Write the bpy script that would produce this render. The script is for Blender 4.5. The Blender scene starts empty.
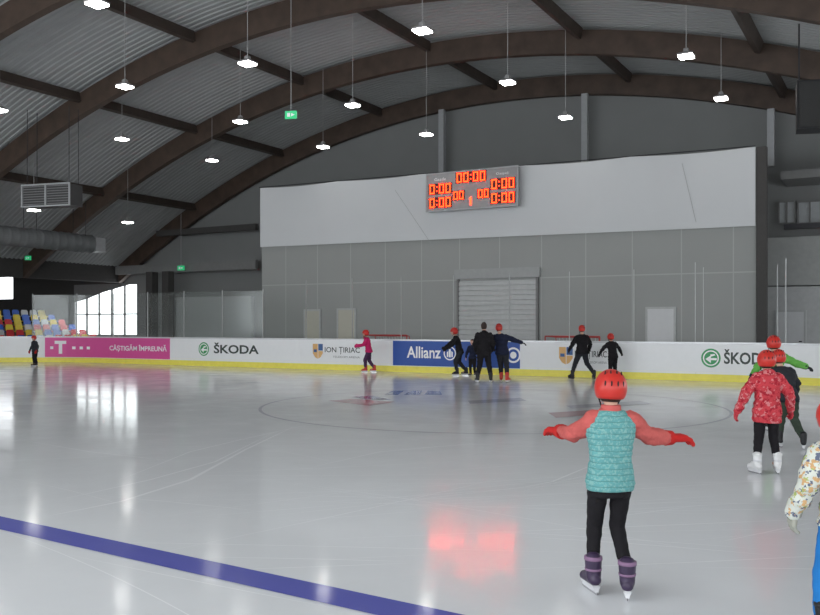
import bpy, bmesh, math, random
from mathutils import Vector, Matrix, noise
random.seed(7)
R = math.radians; PI = math.pi
SC = bpy.context.scene; COL = SC.collection
TH = R(29.5); S_, C_ = math.sin(TH), math.cos(TH); F = 880.0; HY = 325.0; EYE = 1.6
def ground(px, py):
    d = F*EYE/(py-HY); u = (px-410)/F
    return (d*(-S_+u*C_), d*(C_+u*S_))
def onY(px, Y):
    u = (px-410)/F
    return Y*(-S_+u*C_)/(C_+u*S_)
def zat(px, py, Y):
    u = (px-410)/F
    return EYE+(HY-py)*Y/(C_+u*S_)/F
def topx(X, Y):
    return 410+F*(X*C_+Y*S_)/(-X*S_+Y*C_)

# ---------------------------------------------------------------- materials
MATS = {}
def mat(name, col, rough=.6, metal=0, var=.12, vscale=6, bump=0, bscale=40, emit=0, spec=.4):
    if name in MATS: return MATS[name]
    m = bpy.data.materials.new(name); m.use_nodes = True
    nt = m.node_tree; N = nt.nodes; L = nt.links; b = N['Principled BSDF']
    b.inputs['Roughness'].default_value = rough; b.inputs['Metallic'].default_value = metal
    b.inputs['Specular IOR Level'].default_value = spec
    tc = N.new('ShaderNodeTexCoord'); no = N.new('ShaderNodeTexNoise'); no.inputs['Scale'].default_value = vscale
    no.inputs['Detail'].default_value = 4
    L.new(tc.outputs['Object'], no.inputs['Vector'])
    mx = N.new('ShaderNodeMix'); mx.data_type = 'RGBA'
    c = Vector(col[:3])
    mx.inputs[6].default_value = (*[max(0, x*(1-var)) for x in c], 1)
    mx.inputs[7].default_value = (*[min(1, x*(1+var)) for x in c], 1)
    L.new(no.outputs['Fac'], mx.inputs[0]); L.new(mx.outputs[2], b.inputs['Base Color'])
    if bump:
        n2 = N.new('ShaderNodeTexNoise'); n2.inputs['Scale'].default_value = bscale
        L.new(tc.outputs['Object'], n2.inputs['Vector'])
        bp = N.new('ShaderNodeBump'); bp.inputs['Strength'].default_value = bump; bp.inputs['Distance'].default_value = .02
        L.new(n2.outputs['Fac'], bp.inputs['Height']); L.new(bp.outputs['Normal'], b.inputs['Normal'])
    if emit:
        b.inputs['Emission Color'].default_value = (*col[:3], 1); b.inputs['Emission Strength'].default_value = emit
    MATS[name] = m
    return m
def nodes(m):
    return m.node_tree.nodes, m.node_tree.links, m.node_tree.nodes['Principled BSDF']
def math_n(N, L, op, a, b=None, c=None):
    n = N.new('ShaderNodeMath'); n.operation = op
    for i, v in enumerate((a, b, c)):
        if v is None: continue
        if isinstance(v, (int, float)): n.inputs[i].default_value = v
        else: L.new(v, n.inputs[i])
    return n.outputs[0]

M_white = mat('board_white', (.80,.815,.83), .35, var=.03)
M_yellow = mat('kick_yellow', (.85,.76,.12), .4)
M_pink = mat('panel_pink', (.68,.09,.32), .4, var=.04)
M_blue = mat('panel_blue', (.02,.08,.36), .4, var=.04)
M_letw = mat('letter_white', (.88,.88,.9), .4, var=.02)
M_letk = mat('letter_dark', (.04,.055,.05), .4, var=.02)
M_letg = mat('letter_grey', (.20,.21,.22), .4, var=.02)
M_green = mat('logo_green', (.05,.33,.12), .4, var=.03)
M_orange = mat('logo_orange', (.70,.42,.16), .4, var=.03)
M_navy = mat('logo_navy', (.05,.12,.30), .4, var=.03)
M_alu = mat('aluminium', (.62,.63,.65), .4, .4)
M_beam = mat('glulam', (.066,.044,.033), .6, var=.55, vscale=2.2)
M_purlin = mat('purlin_wood', (.050,.037,.030), .6, var=.4, vscale=3)
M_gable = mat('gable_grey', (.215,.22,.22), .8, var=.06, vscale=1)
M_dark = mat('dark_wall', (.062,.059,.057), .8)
M_mid = mat('mid_wall', (.21,.21,.21), .8)
M_cable = mat('cable_grey', (.33,.34,.34), .8)
M_conc = mat('concrete', (.30,.30,.30), .85)
M_post = mat('pale_steel', (.36,.37,.38), .5, .1)
M_gpost = mat('glass_post_grey', (.43,.44,.44), .5, .1)
M_dsteel = mat('dark_steel', (.035,.035,.04), .5, .3)
M_duct = mat('galvanised', (.16,.17,.175), .6, .2, var=.4, vscale=2)
M_black = mat('black_plastic', (.012,.012,.014), .5)
M_door = mat('door_grey', (.58,.59,.60), .5, var=.04)
M_door2 = mat('door_cream', (.46,.45,.38), .5, var=.04)
M_redp = mat('goal_red', (.42,.05,.05), .5)
M_net = mat('net_white', (.7,.7,.7), .8)
M_deck = mat('roof_deck', (.35,.36,.362), .75, 0, var=.08, vscale=1.5, spec=.2)
M_curt = mat('curtain_white', (.60,.615,.63), .9, var=.03, vscale=.8, spec=.1)
def panel_mat():
    m = mat('panel_wall', (.31,.32,.31), .65, var=.05, vscale=.7)
    N, L, b = nodes(m)
    tc = N['Texture Coordinate']; sp = N.new('ShaderNodeSeparateXYZ'); L.new(tc.outputs['Object'], sp.inputs[0])
    a = math_n(N, L, 'MULTIPLY', sp.outputs['X'], 1/1.62); a = math_n(N, L, 'FRACT', a); a = math_n(N, L, 'LESS_THAN', a, .022)
    z = math_n(N, L, 'MULTIPLY', math_n(N, L, 'SUBTRACT', sp.outputs['Z'], 3.28), 1.0)
    z = math_n(N, L, 'LESS_THAN', math_n(N, L, 'ABSOLUTE', z), .02)
    k = math_n(N, L, 'MAXIMUM', a, z)
    src = b.inputs['Base Color'].links[0].from_socket
    mx = N.new('ShaderNodeMix'); mx.data_type = 'RGBA'; L.new(math_n(N, L, 'MULTIPLY', k, .4), mx.inputs[0])
    L.new(src, mx.inputs[6]); mx.inputs[7].default_value = (.52,.53,.53,1); L.new(mx.outputs[2], b.inputs['Base Color'])
    return m
M_panel = panel_mat()

def ice_mat(name, col, var=.05, frost=True):
    m = mat(name, col, .12, var=var, vscale=.35)
    N, L, b = nodes(m); tc = N['Texture Coordinate']
    b.inputs['IOR'].default_value = 1.31; b.inputs['Specular IOR Level'].default_value = .36
    n = N.new('ShaderNodeTexNoise'); n.inputs['Scale'].default_value = 1.3; n.inputs['Detail'].default_value = 8; n.inputs['Roughness'].default_value = .65
    L.new(tc.outputs['Object'], n.inputs['Vector'])
    mr = N.new('ShaderNodeMapRange'); L.new(n.outputs['Fac'], mr.inputs[0])
    mr.inputs[1].default_value = .3; mr.inputs[2].default_value = .7; mr.inputs[3].default_value = .07; mr.inputs[4].default_value = .17
    L.new(mr.outputs[0], b.inputs['Roughness'])
    if frost:
        prev = b.inputs['Base Color'].links[0].from_socket
        fr = N.new('ShaderNodeTexNoise'); fr.inputs['Scale'].default_value = .45; fr.inputs['Detail'].default_value = 7; fr.inputs['Roughness'].default_value = .6
        L.new(tc.outputs['Object'], fr.inputs['Vector'])
        rf = N.new('ShaderNodeMapRange'); L.new(fr.outputs['Fac'], rf.inputs[0]); rf.inputs[1].default_value = .45; rf.inputs[2].default_value = .75; rf.inputs[4].default_value = .4
        mx = N.new('ShaderNodeMix'); mx.data_type = 'RGBA'; L.new(rf.outputs[0], mx.inputs[0]); L.new(prev, mx.inputs[6]); mx.inputs[7].default_value = (.92,.93,.945,1)
        L.new(mx.outputs[2], b.inputs['Base Color'])
    bn = N.new('ShaderNodeTexNoise'); bn.inputs['Scale'].default_value = 2.2; bn.inputs['Detail'].default_value = 6
    L.new(tc.outputs['Object'], bn.inputs['Vector'])
    bp = N.new('ShaderNodeBump'); bp.inputs['Strength'].default_value = .06; bp.inputs['Distance'].default_value = .03
    L.new(bn.outputs['Fac'], bp.inputs['Height']); L.new(bp.outputs['Normal'], b.inputs['Normal'])
    return m
M_ice = ice_mat('ice', (.785,.80,.82))
M_iceblue = ice_mat('ice_blue', (.13,.14,.48), .15, False)
M_icegrey = ice_mat('ice_grey', (.56,.57,.61), .1, False)
M_icered = ice_mat('ice_red', (.56,.38,.41), .2, False)
M_icenavy = ice_mat('ice_navy', (.30,.35,.52), .2, False)
M_icewhite = ice_mat('ice_scratch', (.93,.94,.955), .04, False)
M_icewhite.node_tree.nodes['Principled BSDF'].inputs['Specular IOR Level'].default_value = .3

def glass_mat():
    m = bpy.data.materials.new('safety_glass'); m.use_nodes = True
    N = m.node_tree.nodes; L = m.node_tree.links
    for n in list(N): N.remove(n)
    o = N.new('ShaderNodeOutputMaterial'); t = N.new('ShaderNodeBsdfTransparent'); t.inputs[0].default_value = (.95,.97,.96,1)
    g = N.new('ShaderNodeBsdfGlossy'); g.inputs['Roughness'].default_value = .12; g.inputs[0].default_value = (.7,.72,.72,1)
    d = N.new('ShaderNodeBsdfDiffuse'); d.inputs[0].default_value = (.6,.62,.62,1)
    a = N.new('ShaderNodeMixShader'); a.inputs[0].default_value = .5; L.new(g.outputs[0], a.inputs[1]); L.new(d.outputs[0], a.inputs[2])
    no = N.new('ShaderNodeTexNoise'); no.inputs['Scale'].default_value = .8
    mr = N.new('ShaderNodeMapRange'); L.new(no.outputs['Fac'], mr.inputs[0]); mr.inputs[3].default_value = .04; mr.inputs[4].default_value = .16
    x = N.new('ShaderNodeMixShader'); L.new(mr.outputs[0], x.inputs[0]); L.new(t.outputs[0], x.inputs[1]); L.new(a.outputs[0], x.inputs[2])
    L.new(x.outputs[0], o.inputs[0]); return m
M_glass = glass_mat()

# ---------------------------------------------------------------- mesh builder
class MB:
    def __init__(s): s.v = []; s.f = []
    def add(s, vs, fs):
        o = len(s.v); s.v += [tuple(v) for v in vs]; s.f += [tuple(i+o for i in f) for f in fs]; return s
    def box(s, x0, x1, y0, y1, z0, z1, M=None):
        vs = [Vector((x, y, z)) for z in (z0, z1) for y in (y0, y1) for x in (x0, x1)]
        if M: vs = [M @ v for v in vs]
        return s.add(vs, [(0,2,3,1), (4,5,7,6), (0,1,5,4), (2,6,7,3), (0,4,6,2), (1,3,7,5)])
    def rings(s, rs, closed=True):
        n = len(rs[0]); vs = [v for r in rs for v in r]; fs = []
        for k in range(len(rs)-1):
            for i in range(n):
                j = (i+1) % n
                fs.append((k*n+i, k*n+j, (k+1)*n+j, (k+1)*n+i))
        if closed:
            fs.append(tuple(range(n))[::-1]); fs.append(tuple((len(rs)-1)*n+i for i in range(n)))
        return s.add(vs, fs)
    def cone(s, a, b, ra, rb, n=12, round_=True, flat=None):
        a = Vector(a); b = Vector(b); d = (b-a)
        if d.length < 1e-6: d = Vector((0,0,1e-4))
        L = d.length; d.normalize()
        up = Vector((0,0,1)) if abs(d.z) < .9 else Vector((0,1,0))
        if flat: up = Vector(flat)
        e1 = d.cross(up).normalized(); e2 = d.cross(e1).normalized()
        st = []
        if round_:
            for k in range(1, 4): t = k/4*PI/2; st.append((-ra*math.cos(t), ra*math.sin(t)))
        st.append((0, ra)); st.append((L, rb))
        if round_:
            for k in range(3, 0, -1): t = k/4*PI/2; st.append((L+rb*math.cos(t), rb*math.sin(t)))
        rs = [[a+d*t+(e1*math.cos(2*PI*i/n)+e2*math.sin(2*PI*i/n))*r for i in range(n)] for t, r in st]
        return s.rings(rs)
    def tube(s, pts, r, n=8):
        for a, b in zip(pts, pts[1:]): s.cone(a, b, r, r, n, False)
        return s
    def loft(s, rs, n=24, p=2.0):
        out = []
        for cx, cy, cz, rx, ry in rs:
            ring = []
            for i in range(n):
                t = 2*PI*i/n; c, q = math.cos(t), math.sin(t)
                ring.append(Vector((cx+rx*math.copysign(abs(c)**(2/p), c), cy+ry*math.copysign(abs(q)**(2/p), q), cz)))
            out.append(ring)
        return s.rings(out)
    def ell(s, c, rx, ry, rz, M=None, n=20, m=12, fn=None):
        c = Vector(c); rs = []
        for k in range(1, m):
            t = -PI/2+PI*k/m; ring = []
            for i in range(n):
                a = 2*PI*i/n
                v = Vector((math.cos(a)*math.cos(t), math.sin(a)*math.cos(t), math.sin(t)))
                if fn: v = fn(v)
                v = Vector((v.x*rx, v.y*ry, v.z*rz))
                if M: v = M @ v
                ring.append(c+v)
            rs.append(ring)
        return s.rings(rs)
    def build(s, name, m, parent=None, smooth=False):
        me = bpy.data.meshes.new(name); me.from_pydata(s.v, [], s.f); me.materials.append(m)
        bm = bmesh.new(); bm.from_mesh(me); bmesh.ops.recalc_face_normals(bm, faces=bm.faces); bm.to_mesh(me); bm.free()
        if smooth:
            for p in me.polygons: p.use_smooth = True
        o = bpy.data.objects.new(name, me); COL.objects.link(o)
        if parent: o.parent = parent
        return o
def bake(o, vox, smooth=3, wr=0, wf=14.0, quilt=0):
    md = o.modifiers.new('r', 'REMESH'); md.mode = 'VOXEL'; md.voxel_size = vox
    if smooth:
        sm = o.modifiers.new('s', 'SMOOTH'); sm.factor = .5; sm.iterations = smooth
    dg = bpy.context.evaluated_depsgraph_get(); dg.update()
    me = bpy.data.meshes.new_from_object(o.evaluated_get(dg))
    o.modifiers.clear(); old = o.data
    if not me.materials: me.materials.append(old.materials[0])
    o.data = me; bpy.data.meshes.remove(old)
    for p in me.polygons: p.use_smooth = True
    if wr or quilt:
        ns = [v.normal.copy() for v in me.vertices]
        for v, n in zip(me.vertices, ns):
            c = v.co; d = 0
            if wr:
                a = noise.noise(Vector((c.x*wf*.6, c.y*wf*.6, c.z*wf*1.5))); b_ = noise.noise(Vector((c.x*wf*2+7, c.y*wf*2, c.z*wf*2.6)))
                d += wr*(a*1.2-.5*abs(b_))
            if quilt:
                z = c.z+.0015*math.sin(c.x*60); d += quilt*(abs(math.sin(z*92))**.5-.5)
            v.co = c+n*d
    return o
def tag(o, label, cat, group=None, kind=None):
    o['label'] = label; o['category'] = cat
    if group: o['group'] = group
    if kind: o['kind'] = kind
    return o
def struct(o): o['kind'] = 'structure'; return o
def empty(name, loc, rz=0):
    o = bpy.data.objects.new(name, None); COL.objects.link(o); o.location = loc; o.rotation_euler = (0, 0, rz); o.empty_display_size = .1; return o
def copy_tree(o, parent=None):
    c = o.copy(); COL.objects.link(c)
    if parent: c.parent = parent
    for ch in list(o.children): copy_tree(ch, c)
    return c
def text_mesh(txt, bold=.0):
    cu = bpy.data.curves.new('t', 'FONT'); cu.body = txt; cu.size = 1; cu.resolution_u = 3; cu.offset = bold
    o = bpy.data.objects.new('t', cu); COL.objects.link(o)
    dg = bpy.context.evaluated_depsgraph_get(); dg.update()
    me = bpy.data.meshes.new_from_object(o.evaluated_get(dg))
    vs = [v.co.copy() for v in me.vertices]; fs = [tuple(p.vertices) for p in me.polygons]
    bpy.data.objects.remove(o); bpy.data.curves.remove(cu); bpy.data.meshes.remove(me)
    x0 = min(v.x for v in vs); x1 = max(v.x for v in vs); y0 = min(v.y for v in vs); y1 = max(v.y for v in vs)
    return [((v.x-x0)/(x1-x0), (v.y-y0)/(y1-y0)) for v in vs], fs

# ---------------------------------------------------------------- board path
YB = 26.0; LX, LR = -29.5, 6.5; RX, RR = -5.0, 8.0
def path(s, off=0):
    if s < LX:
        a = (LX-s)/LR
        if a < PI/2: n = (math.sin(a), -math.cos(a)); p = (LX-LR*math.sin(a), YB-LR+LR*math.cos(a))
        else: n = (1, 0); p = (LX-LR, YB-LR-(a-PI/2)*LR)
    elif s > RX:
        a = (s-RX)/RR
        if a < PI/2: n = (-math.sin(a), -math.cos(a)); p = (RX+RR*math.sin(a), YB-RR+RR*math.cos(a))
        else: n = (-1, 0); p = (RX+RR, YB-RR-(a-PI/2)*RR)
    else: n = (0, -1); p = (s, YB)
    return (p[0]+n[0]*off, p[1]+n[1]*off)
def sof(px):
    lo, hi = -37.0, 0.0
    for _ in range(50):
        mid = (lo+hi)/2; x, y = path(mid)
        if topx(x, y) < px: lo = mid
        else: hi = mid
    return lo
def sweep(mb, s0, s1, o0, o1, z0, z1, ds=.5):
    n = max(1, int(math.ceil((s1-s0)/ds))); rs = []
    for k in range(n+1):
        s = s0+(s1-s0)*k/n; a = path(s, o0); b = path(s, o1)
        rs.append([Vector((*a, z0)), Vector((*b, z0)), Vector((*b, z1)), Vector((*a, z1))])
    return mb.rings(rs)
SL0 = LX-LR*PI/2-22; SR1 = RX+RR*PI/2+22

# ---------------------------------------------------------------- setting
YBK = -7.0   # hall cut short, rear wall left out so world light reaches ice and roof
pts = [path(SL0+(SR1-SL0)*k/150, 0) for k in range(151)]
mb = MB(); mb.add([Vector((x, y, 0)) for x, y in pts], [tuple(range(len(pts)))])
ice = struct(mb.build('floor_ice', M_ice))
struct(MB().box(-50, 7.6, YBK, 34.3, -.12, -.03).build('floor', M_conc))

def hb(X): return 10.95-.0142*(X+15)**2
XA0, XA1 = -37.3, 7.3; BD = .80; DK = BD+.12
mb = MB(); NX = 40; rowv = []; y = YBK; ys = []
while y < 34.2:
    ys += [(y, 0), (y+.09, 0), (y+.125, .035), (y+.215, .035)]; y += .25
for (yy, dz) in ys:
    for i in range(NX+1):
        X = XA0-.3+(XA1-XA0+.6)*i/NX
        rowv.append(Vector((X, yy, hb(X)+DK+dz)))
fs = []
for j in range(len(ys)-1):
    for i in range(NX):
        a = j*(NX+1)+i; fs.append((a, a+1, a+NX+2, a+NX+1))
mb.add(rowv, fs); struct(mb.build('ceiling', M_deck))
def arch(Y):
    mb = MB(); rs = []
    for i in range(61):
        X = XA0+(XA1-XA0)*i/60; z = hb(X); sl = -.0284*(X+15); t = BD*math.sqrt(1+sl*sl)*.98
        rs.append([Vector((X, Y-.13, z)), Vector((X, Y+.13, z)), Vector((X, Y+.13, z+t)), Vector((X, Y-.13, z+t))])
    mb.rings(rs); return mb.build('roof_arch', M_beam)
AY = [-2, 4, 10, 16.5, 22, 28, 33.9]
alab = {33.9: 'dark brown timber arch directly against the grey end wall', 28: 'dark brown timber arch above the scoreboard wall, second from the end wall',
        22: 'dark brown timber arch third from the end wall', 16.5: 'dark brown timber arch crossing the top left corner'}
for Y in AY:
    o = arch(Y); tag(o, alab.get(Y, 'dark brown timber arch overhead beyond the picture'), 'roof beam', 'timber roof arches')
PX = [-31.7, -26.1, -20.6, -15, -9.4, -3.9, 1.7]
for a, b in zip(AY, AY[1:]):
    for X in PX:
        z = hb(X)
        o = MB().box(-.08, .08, a+.14, b-.14, 0, .36).build('roof_purlin', M_purlin)
        o.location = (X, 0, z+.47); o.rotation_euler = (0, math.atan(.0284*(X+15)), 0)
        tag(o, 'dark timber purlin running between two roof arches', 'roof beam', 'timber purlins between arches')
# gable wall
YG = 34.2
wx0, wx1 = onY(74, YG), onY(137, YG)
wz0, wz1 = 1.0, zat(106, 284, YG)
def gseg(x0, x1, zb):
    n = max(2, int(x1-x0)); return [[Vector((x, YG, zb)), Vector((x, YG+.2, zb)), Vector((x, YG+.2, hb(x)+1.0)), Vector((x, YG, hb(x)+1.0))] for x in [x0+(x1-x0)*i/n for i in range(n+1)]]
mb = MB(); mb.rings(gseg(wx1, 7.5, -.03)); mb.rings(gseg(-37.3, wx1, wz1))
struct(mb.build('wall_far', M_gable))
ex0, ex1, ez0, ez1 = onY(-12, YG), onY(13, YG), zat(6, 300, YG), zat(6, 277, YG)
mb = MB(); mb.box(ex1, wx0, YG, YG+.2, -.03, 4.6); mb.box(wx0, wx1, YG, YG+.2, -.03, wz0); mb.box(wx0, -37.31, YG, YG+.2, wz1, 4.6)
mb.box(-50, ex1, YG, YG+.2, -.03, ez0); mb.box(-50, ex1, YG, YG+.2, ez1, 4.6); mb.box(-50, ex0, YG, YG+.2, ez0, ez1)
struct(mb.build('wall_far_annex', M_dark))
win = empty('window_1', (0, 0, 0)); struct(win)
mb = MB(); nW = 5
for k in range(nW+1):
    x = wx0+(wx1-wx0)*k/nW; mb.box(x-.04, x+.04, YG+.02, YG+.12, wz0, wz1)
for z in (wz0+.04, wz1-.04, wz0+1.2): mb.box(wx0, wx1, YG+.03, YG+.11, z-.035, z+.035)
mb.build('window_frame', M_mid, win)
mb = MB(); mb.rings([[Vector((wx0, y, wz1-1.0)), Vector((wx0+.9, y, wz1-.85)), Vector((wx0+2.4, y, wz1-.45)), Vector((wx0+4.8, y, wz1)), Vector((wx0, y, wz1))] for y in (YG+.0, YG+.02)])
mb.build('slant_panel', M_mid, win)  # dark panel added to give the bright opening a sloping top
w0 = empty('window_4', (0,0,0)); struct(w0)
MB().box(ex0, ex1, YG+.04, YG+.1, ez0, ez0+.06).box(ex1-.06, ex1, YG+.04, YG+.1, ez0, ez1).build('window_frame', M_dsteel, w0)
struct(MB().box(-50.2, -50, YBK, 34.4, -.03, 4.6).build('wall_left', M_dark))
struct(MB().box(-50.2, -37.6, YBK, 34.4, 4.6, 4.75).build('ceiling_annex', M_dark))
struct(MB().box(7.6, 7.8, YBK, 34.4, -.03, 1.3).build('wall_right', M_mid))  # unseen wall kept to a low sill, open above to let world light in
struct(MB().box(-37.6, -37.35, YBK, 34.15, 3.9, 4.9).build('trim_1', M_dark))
for Y in (10, 16.5, 22):
    o = MB().box(-37.25, -36.65, Y-.3, Y+.3, -.03, 4.0).build('column', M_dark)
    tag(o, 'dark column under the left foot of a roof arch', 'column', 'columns along the left side')
for px, z0 in ((442, -.03), (585, -.03), (771, 7.25)):
    X = onY(px, 33.6); o = MB().box(X-.12, X+.12, 33.5, 33.7, z0, hb(X)-.02).build('steel_post', M_post)
    lab = {442: 'grey steel post on end wall rising behind the scoreboard', 585: 'grey steel post on end wall right of the scoreboard', 771: 'grey steel post on end wall beside the curtain right end'}[px]
    tag(o, lab, 'post', 'steel posts on the end wall')
X0, X1 = -37, onY(258, 33.5)
o = MB().box(X0, X1, 33.3, 33.5, 4.3, 4.75).build('wall_beam', M_mid); tag(o, 'grey horizontal beam across the end wall left of the curtain', 'beam')
o = MB().box(X0+3, X1, 33.3, 33.5, 6.2, 6.5).build('wall_beam', M_dark); tag(o, 'dark horizontal rail high on the end wall left of the curtain', 'beam')
o = MB().box(onY(176,33.2), X1, 33.0, 33.2, -.03, 3.0).build('low_partition', mat('lowpart', (.36,.37,.37), .7)); tag(o, 'low grey partition left of the panel wall', 'partition')
for px in (152, 168):
    X = onY(px, 32.6); o = MB().box(X-.22, X+.22, 32.4, 32.8, -.03, 4.3).build('column', M_dark); tag(o, 'dark column right of the bright left window, '+('left one of two' if px == 152 else 'right one of two'), 'column')

# ---------------------------------------------------------------- partition wall
YP = 29.5
XP0, XP1 = onY(262, YP), onY(756, YP)
ZT0, ZT1 = zat(262, 188, YP-.1), zat(755, 147, YP-.1)
ZB0, ZB1 = zat(262, 247, YP-.1), zat(755, 226, YP-.1)
mb = MB()
mb.add([Vector(v) for v in ((XP0,YP,-.03),(XP1,YP,-.03),(XP1,YP,ZT1-.1),(XP0,YP,ZT0-.1),(XP0,YP+.15,-.03),(XP1,YP+.15,-.03),(XP1,YP+.15,ZT1-.1),(XP0,YP+.15,ZT0-.1))],
       [(0,1,2,3),(7,6,5,4),(0,4,5,1),(1,5,6,2),(2,6,7,3),(3,7,4,0)])
struct(mb.build('wall_partition', M_panel))
cur = empty('curtain', (0, 0, 0)); tag(cur, 'long white fabric curtain strung above the grey panel wall', 'curtain')
mb = MB(); rs = []
for i in range(161):
    t = i/160; X = XP0+(XP1-XP0)*t
    zt = ZT0+(ZT1-ZT0)*t-.06*abs(math.sin(t*PI*5))+.03*math.sin(t*3); zb = ZB0+(ZB1-ZB0)*t
    w = .005*math.sin(t*70)+.005*math.sin(t*23)
    rs.append([Vector((X, YP-.12+w, zb)), Vector((X, YP-.10+w, zb)), Vector((X, YP-.10+w*.4, zt)), Vector((X, YP-.12+w*.4, zt))])
mb.rings(rs); mb.build('fabric', M_curt, cur)
MB().tube([Vector((XP0-.05, YP-.11, ZT0+.03)), Vector((XP1+.0, YP-.11, ZT1+.03))], .015).build('cable', M_dsteel, cur)
o = MB().box(XP1+.02, XP1+.32, YP-.1, YP+.2, -.03, ZT1).build('column', M_dark); tag(o, 'dark column at the right end of the white curtain', 'column')
for a, b in (((395,190),(432,245)), ((682,163),(696,222))):
    mb = MB().tube([Vector((onY(p[0], 29.3), 29.3, zat(p[0], p[1], 29.3))) for p in (a, b)], .007, 5)
    o = mb.build('hanging_cable', M_cable)
    tag(o, 'thin grey cable sagging across curtain ' + ('left of scoreboard' if a[0] < 500 else 'near its right end'), 'cable')
def door(nm, p0, p1, pt, Y, m):
    x0, x1 = onY(p0, Y), onY(p1, Y); zt = zat((p0+p1)/2, pt, Y)
    d = struct(MB().box(x0, x1, Y-.05, Y-.005, -.02, zt).build(nm, m))
    MB().box(x0-.07, x0, Y-.07, Y-.005, -.02, zt+.07).box(x1, x1+.07, Y-.07, Y-.005, -.02, zt+.07).box(x0, x1, Y-.07, Y-.005, zt, zt+.07).build('door_frame', M_gpost, d)
    MB().box(x1-.16, x1-.06, Y-.1, Y-.05, 1.0, 1.04).build('door_handle', M_dsteel, d)
door('door_1', 306, 320, 311, YP, M_door2); door('door_2', 339, 355, 310, YP, M_door2)
door('door_3', 648, 674, 309, YP, M_door)
sx0, sx1 = onY(460, YP), onY(537, YP); sz = zat(498, 280, YP)
sh = empty('roller_shutter', ((sx0+sx1)/2, YP-.05, 0)); tag(sh, 'wide pale grey ribbed roller shutter in the panel wall', 'roller shutter')
mb = MB(); z = -.0; w = (sx1-sx0)/2; prof = []
while z < sz-.05:
    prof += [(-.05, z), (-.05, z+.11), (-.005, z+.125), (-.005, z+.165)]; z += .18
mb.rings([[Vector((x, y, zz)) for y, zz in prof]+[Vector((x, .03, prof[-1][1])), Vector((x, .03, 0))] for x in (-w, w)])
mb.build('slat_curtain', mat('shutter_grey', (.44,.45,.45), .5, .1), sh)
MB().box(-w-.08, -w, -.08, .03, 0, sz+.1).build('side_rail', M_mid, sh); MB().box(w, w+.08, -.08, .03, 0, sz+.1).build('side_rail', M_mid, sh)
MB().box(-w-.15, w+.15, -.12, .03, sz+.06, sz+.42).build('roller_box', mat('rollbox', (.34,.35,.35), .6), sh)

# right of partition
xr0 = XP1+.4
o = MB().box(xr0, 5.5, 32.3, 34.15, zat(790,182,33), zat(790,174,33)).build('ledge_slab', M_mid); tag(o, 'grey concrete ledge high up right of the curtain', 'ledge')
o = MB().box(xr0, 5.5, 33.1, 33.3, zat(790,229,33.1), zat(790,224,33.1)).build('steel_beam', M_dsteel); tag(o, 'black steel beam under the small high windows at right', 'beam')
o = MB().box(onY(766,33.6), 5.5, 33.6, 33.8, 3.0, zat(790,237,33.6)).build('cladding_band', mat('clad', (.36,.37,.36), .6)); tag(o, 'light grey wall band behind the glass at right edge', 'wall panel')
o = MB().box(onY(766,33.6), 5.5, 33.6, 33.8, -.03, 2.95).build('service_wall', mat('servwall', (.46,.47,.47), .6)); tag(o, 'pale lower wall around the door at right edge', 'wall panel')
door('door_4', 777, 804, 312, 33.6, M_door)
k = 1
for p0, p1 in ((779, 795), (798, 822)):
    k += 1; Y = 34.1
    w_ = struct(empty('window_%d' % k, (0, 0, 0)))
    x0, x1, z0, z1 = onY(p0, Y), onY(p1, Y), zat(p0, 223, Y), zat(p0, 203, Y)
    MB().box(x0, x1, Y, Y+.05, z0, z1).build('pane', mat('lit_pane', (.38,.40,.41), .5), w_)
    mb = MB()
    for q in (0, 1.5, 3): x = x0+(x1-x0)*q/3; mb.box(x-.03, x+.03, Y-.06, Y, z0, z1)
    mb.box(x0, x1, Y-.06, Y, z0-.05, z0).box(x0, x1, Y-.06, Y, z1, z1+.05).build('window_frame', M_mid, w_)

# ---------------------------------------------------------------- dasher boards with advertising
bd = empty('rink_boards', (0, 0, 0)); tag(bd, 'white rink boards with yellow kick strip and advertising panels', 'rink boards')
sweep(MB(), SL0, SR1, -.14, 0, -.03, 1.06).build('board', M_white, bd)
sweep(MB(), SL0, SR1, .0, .02, 0.0, .20).build('kick_strip', M_yellow, bd)
sweep(MB(), SL0, SR1, -.16, .02, 1.06, 1.11).build('top_rail', M_alu, bd)
s = -36.5
while s < 2:
    sweep(MB(), s, s+.012, 0, .004, .2, 1.06).build('joint', M_alu, bd); s += 2.4
def bpoly(mb, poly, off=.014):
    mb.add([Vector((*path(s, off), z)) for s, z in poly], [tuple(range(len(poly)))])
def bdisc(mb, s, z, r, off=.014, n=24, r2=None):
    if r2 is None: bpoly(mb, [(s+r*math.cos(2*PI*i/n), z+r*math.sin(2*PI*i/n)) for i in range(n)], off)
    else:
        for i in range(n):
            a, b = 2*PI*i/n, 2*PI*(i+1)/n
            bpoly(mb, [(s+r*math.cos(a), z+r*math.sin(a)), (s+r*math.cos(b), z+r*math.sin(b)), (s+r2*math.cos(b), z+r2*math.sin(b)), (s+r2*math.cos(a), z+r2*math.sin(a))], off)
def btext(txt, s0, s1, z0, z1, m, parent, off=.014, bold=.012):
    vs, fs = text_mesh(txt, bold)
    mb = MB(); mb.add([Vector((*path(s0+(s1-s0)*u, off), z0+(z1-z0)*v)) for u, v in vs], fs)
    return mb.build('lettering', m, parent)
def panel(p0, p1, m, z0=.25, z1=1.05):
    a, b = sof(p0), sof(p1)
    return sweep(MB(), a, b, 0, .008, z0, z1).build('advertising_panel', m, bd), a, b
p, a, b = panel(45, 170, M_pink, .22, 1.06); w = b-a
btext('T', a+w*.065, a+w*.145, .36, .92, M_letw, p, bold=.05)
mb = MB()
for q in (0, 1, 2): x = a+w*(.20+.055*q); bpoly(mb, [(x-.085, .56), (x+.085, .56), (x+.085, .68), (x-.085, .68)])
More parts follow.
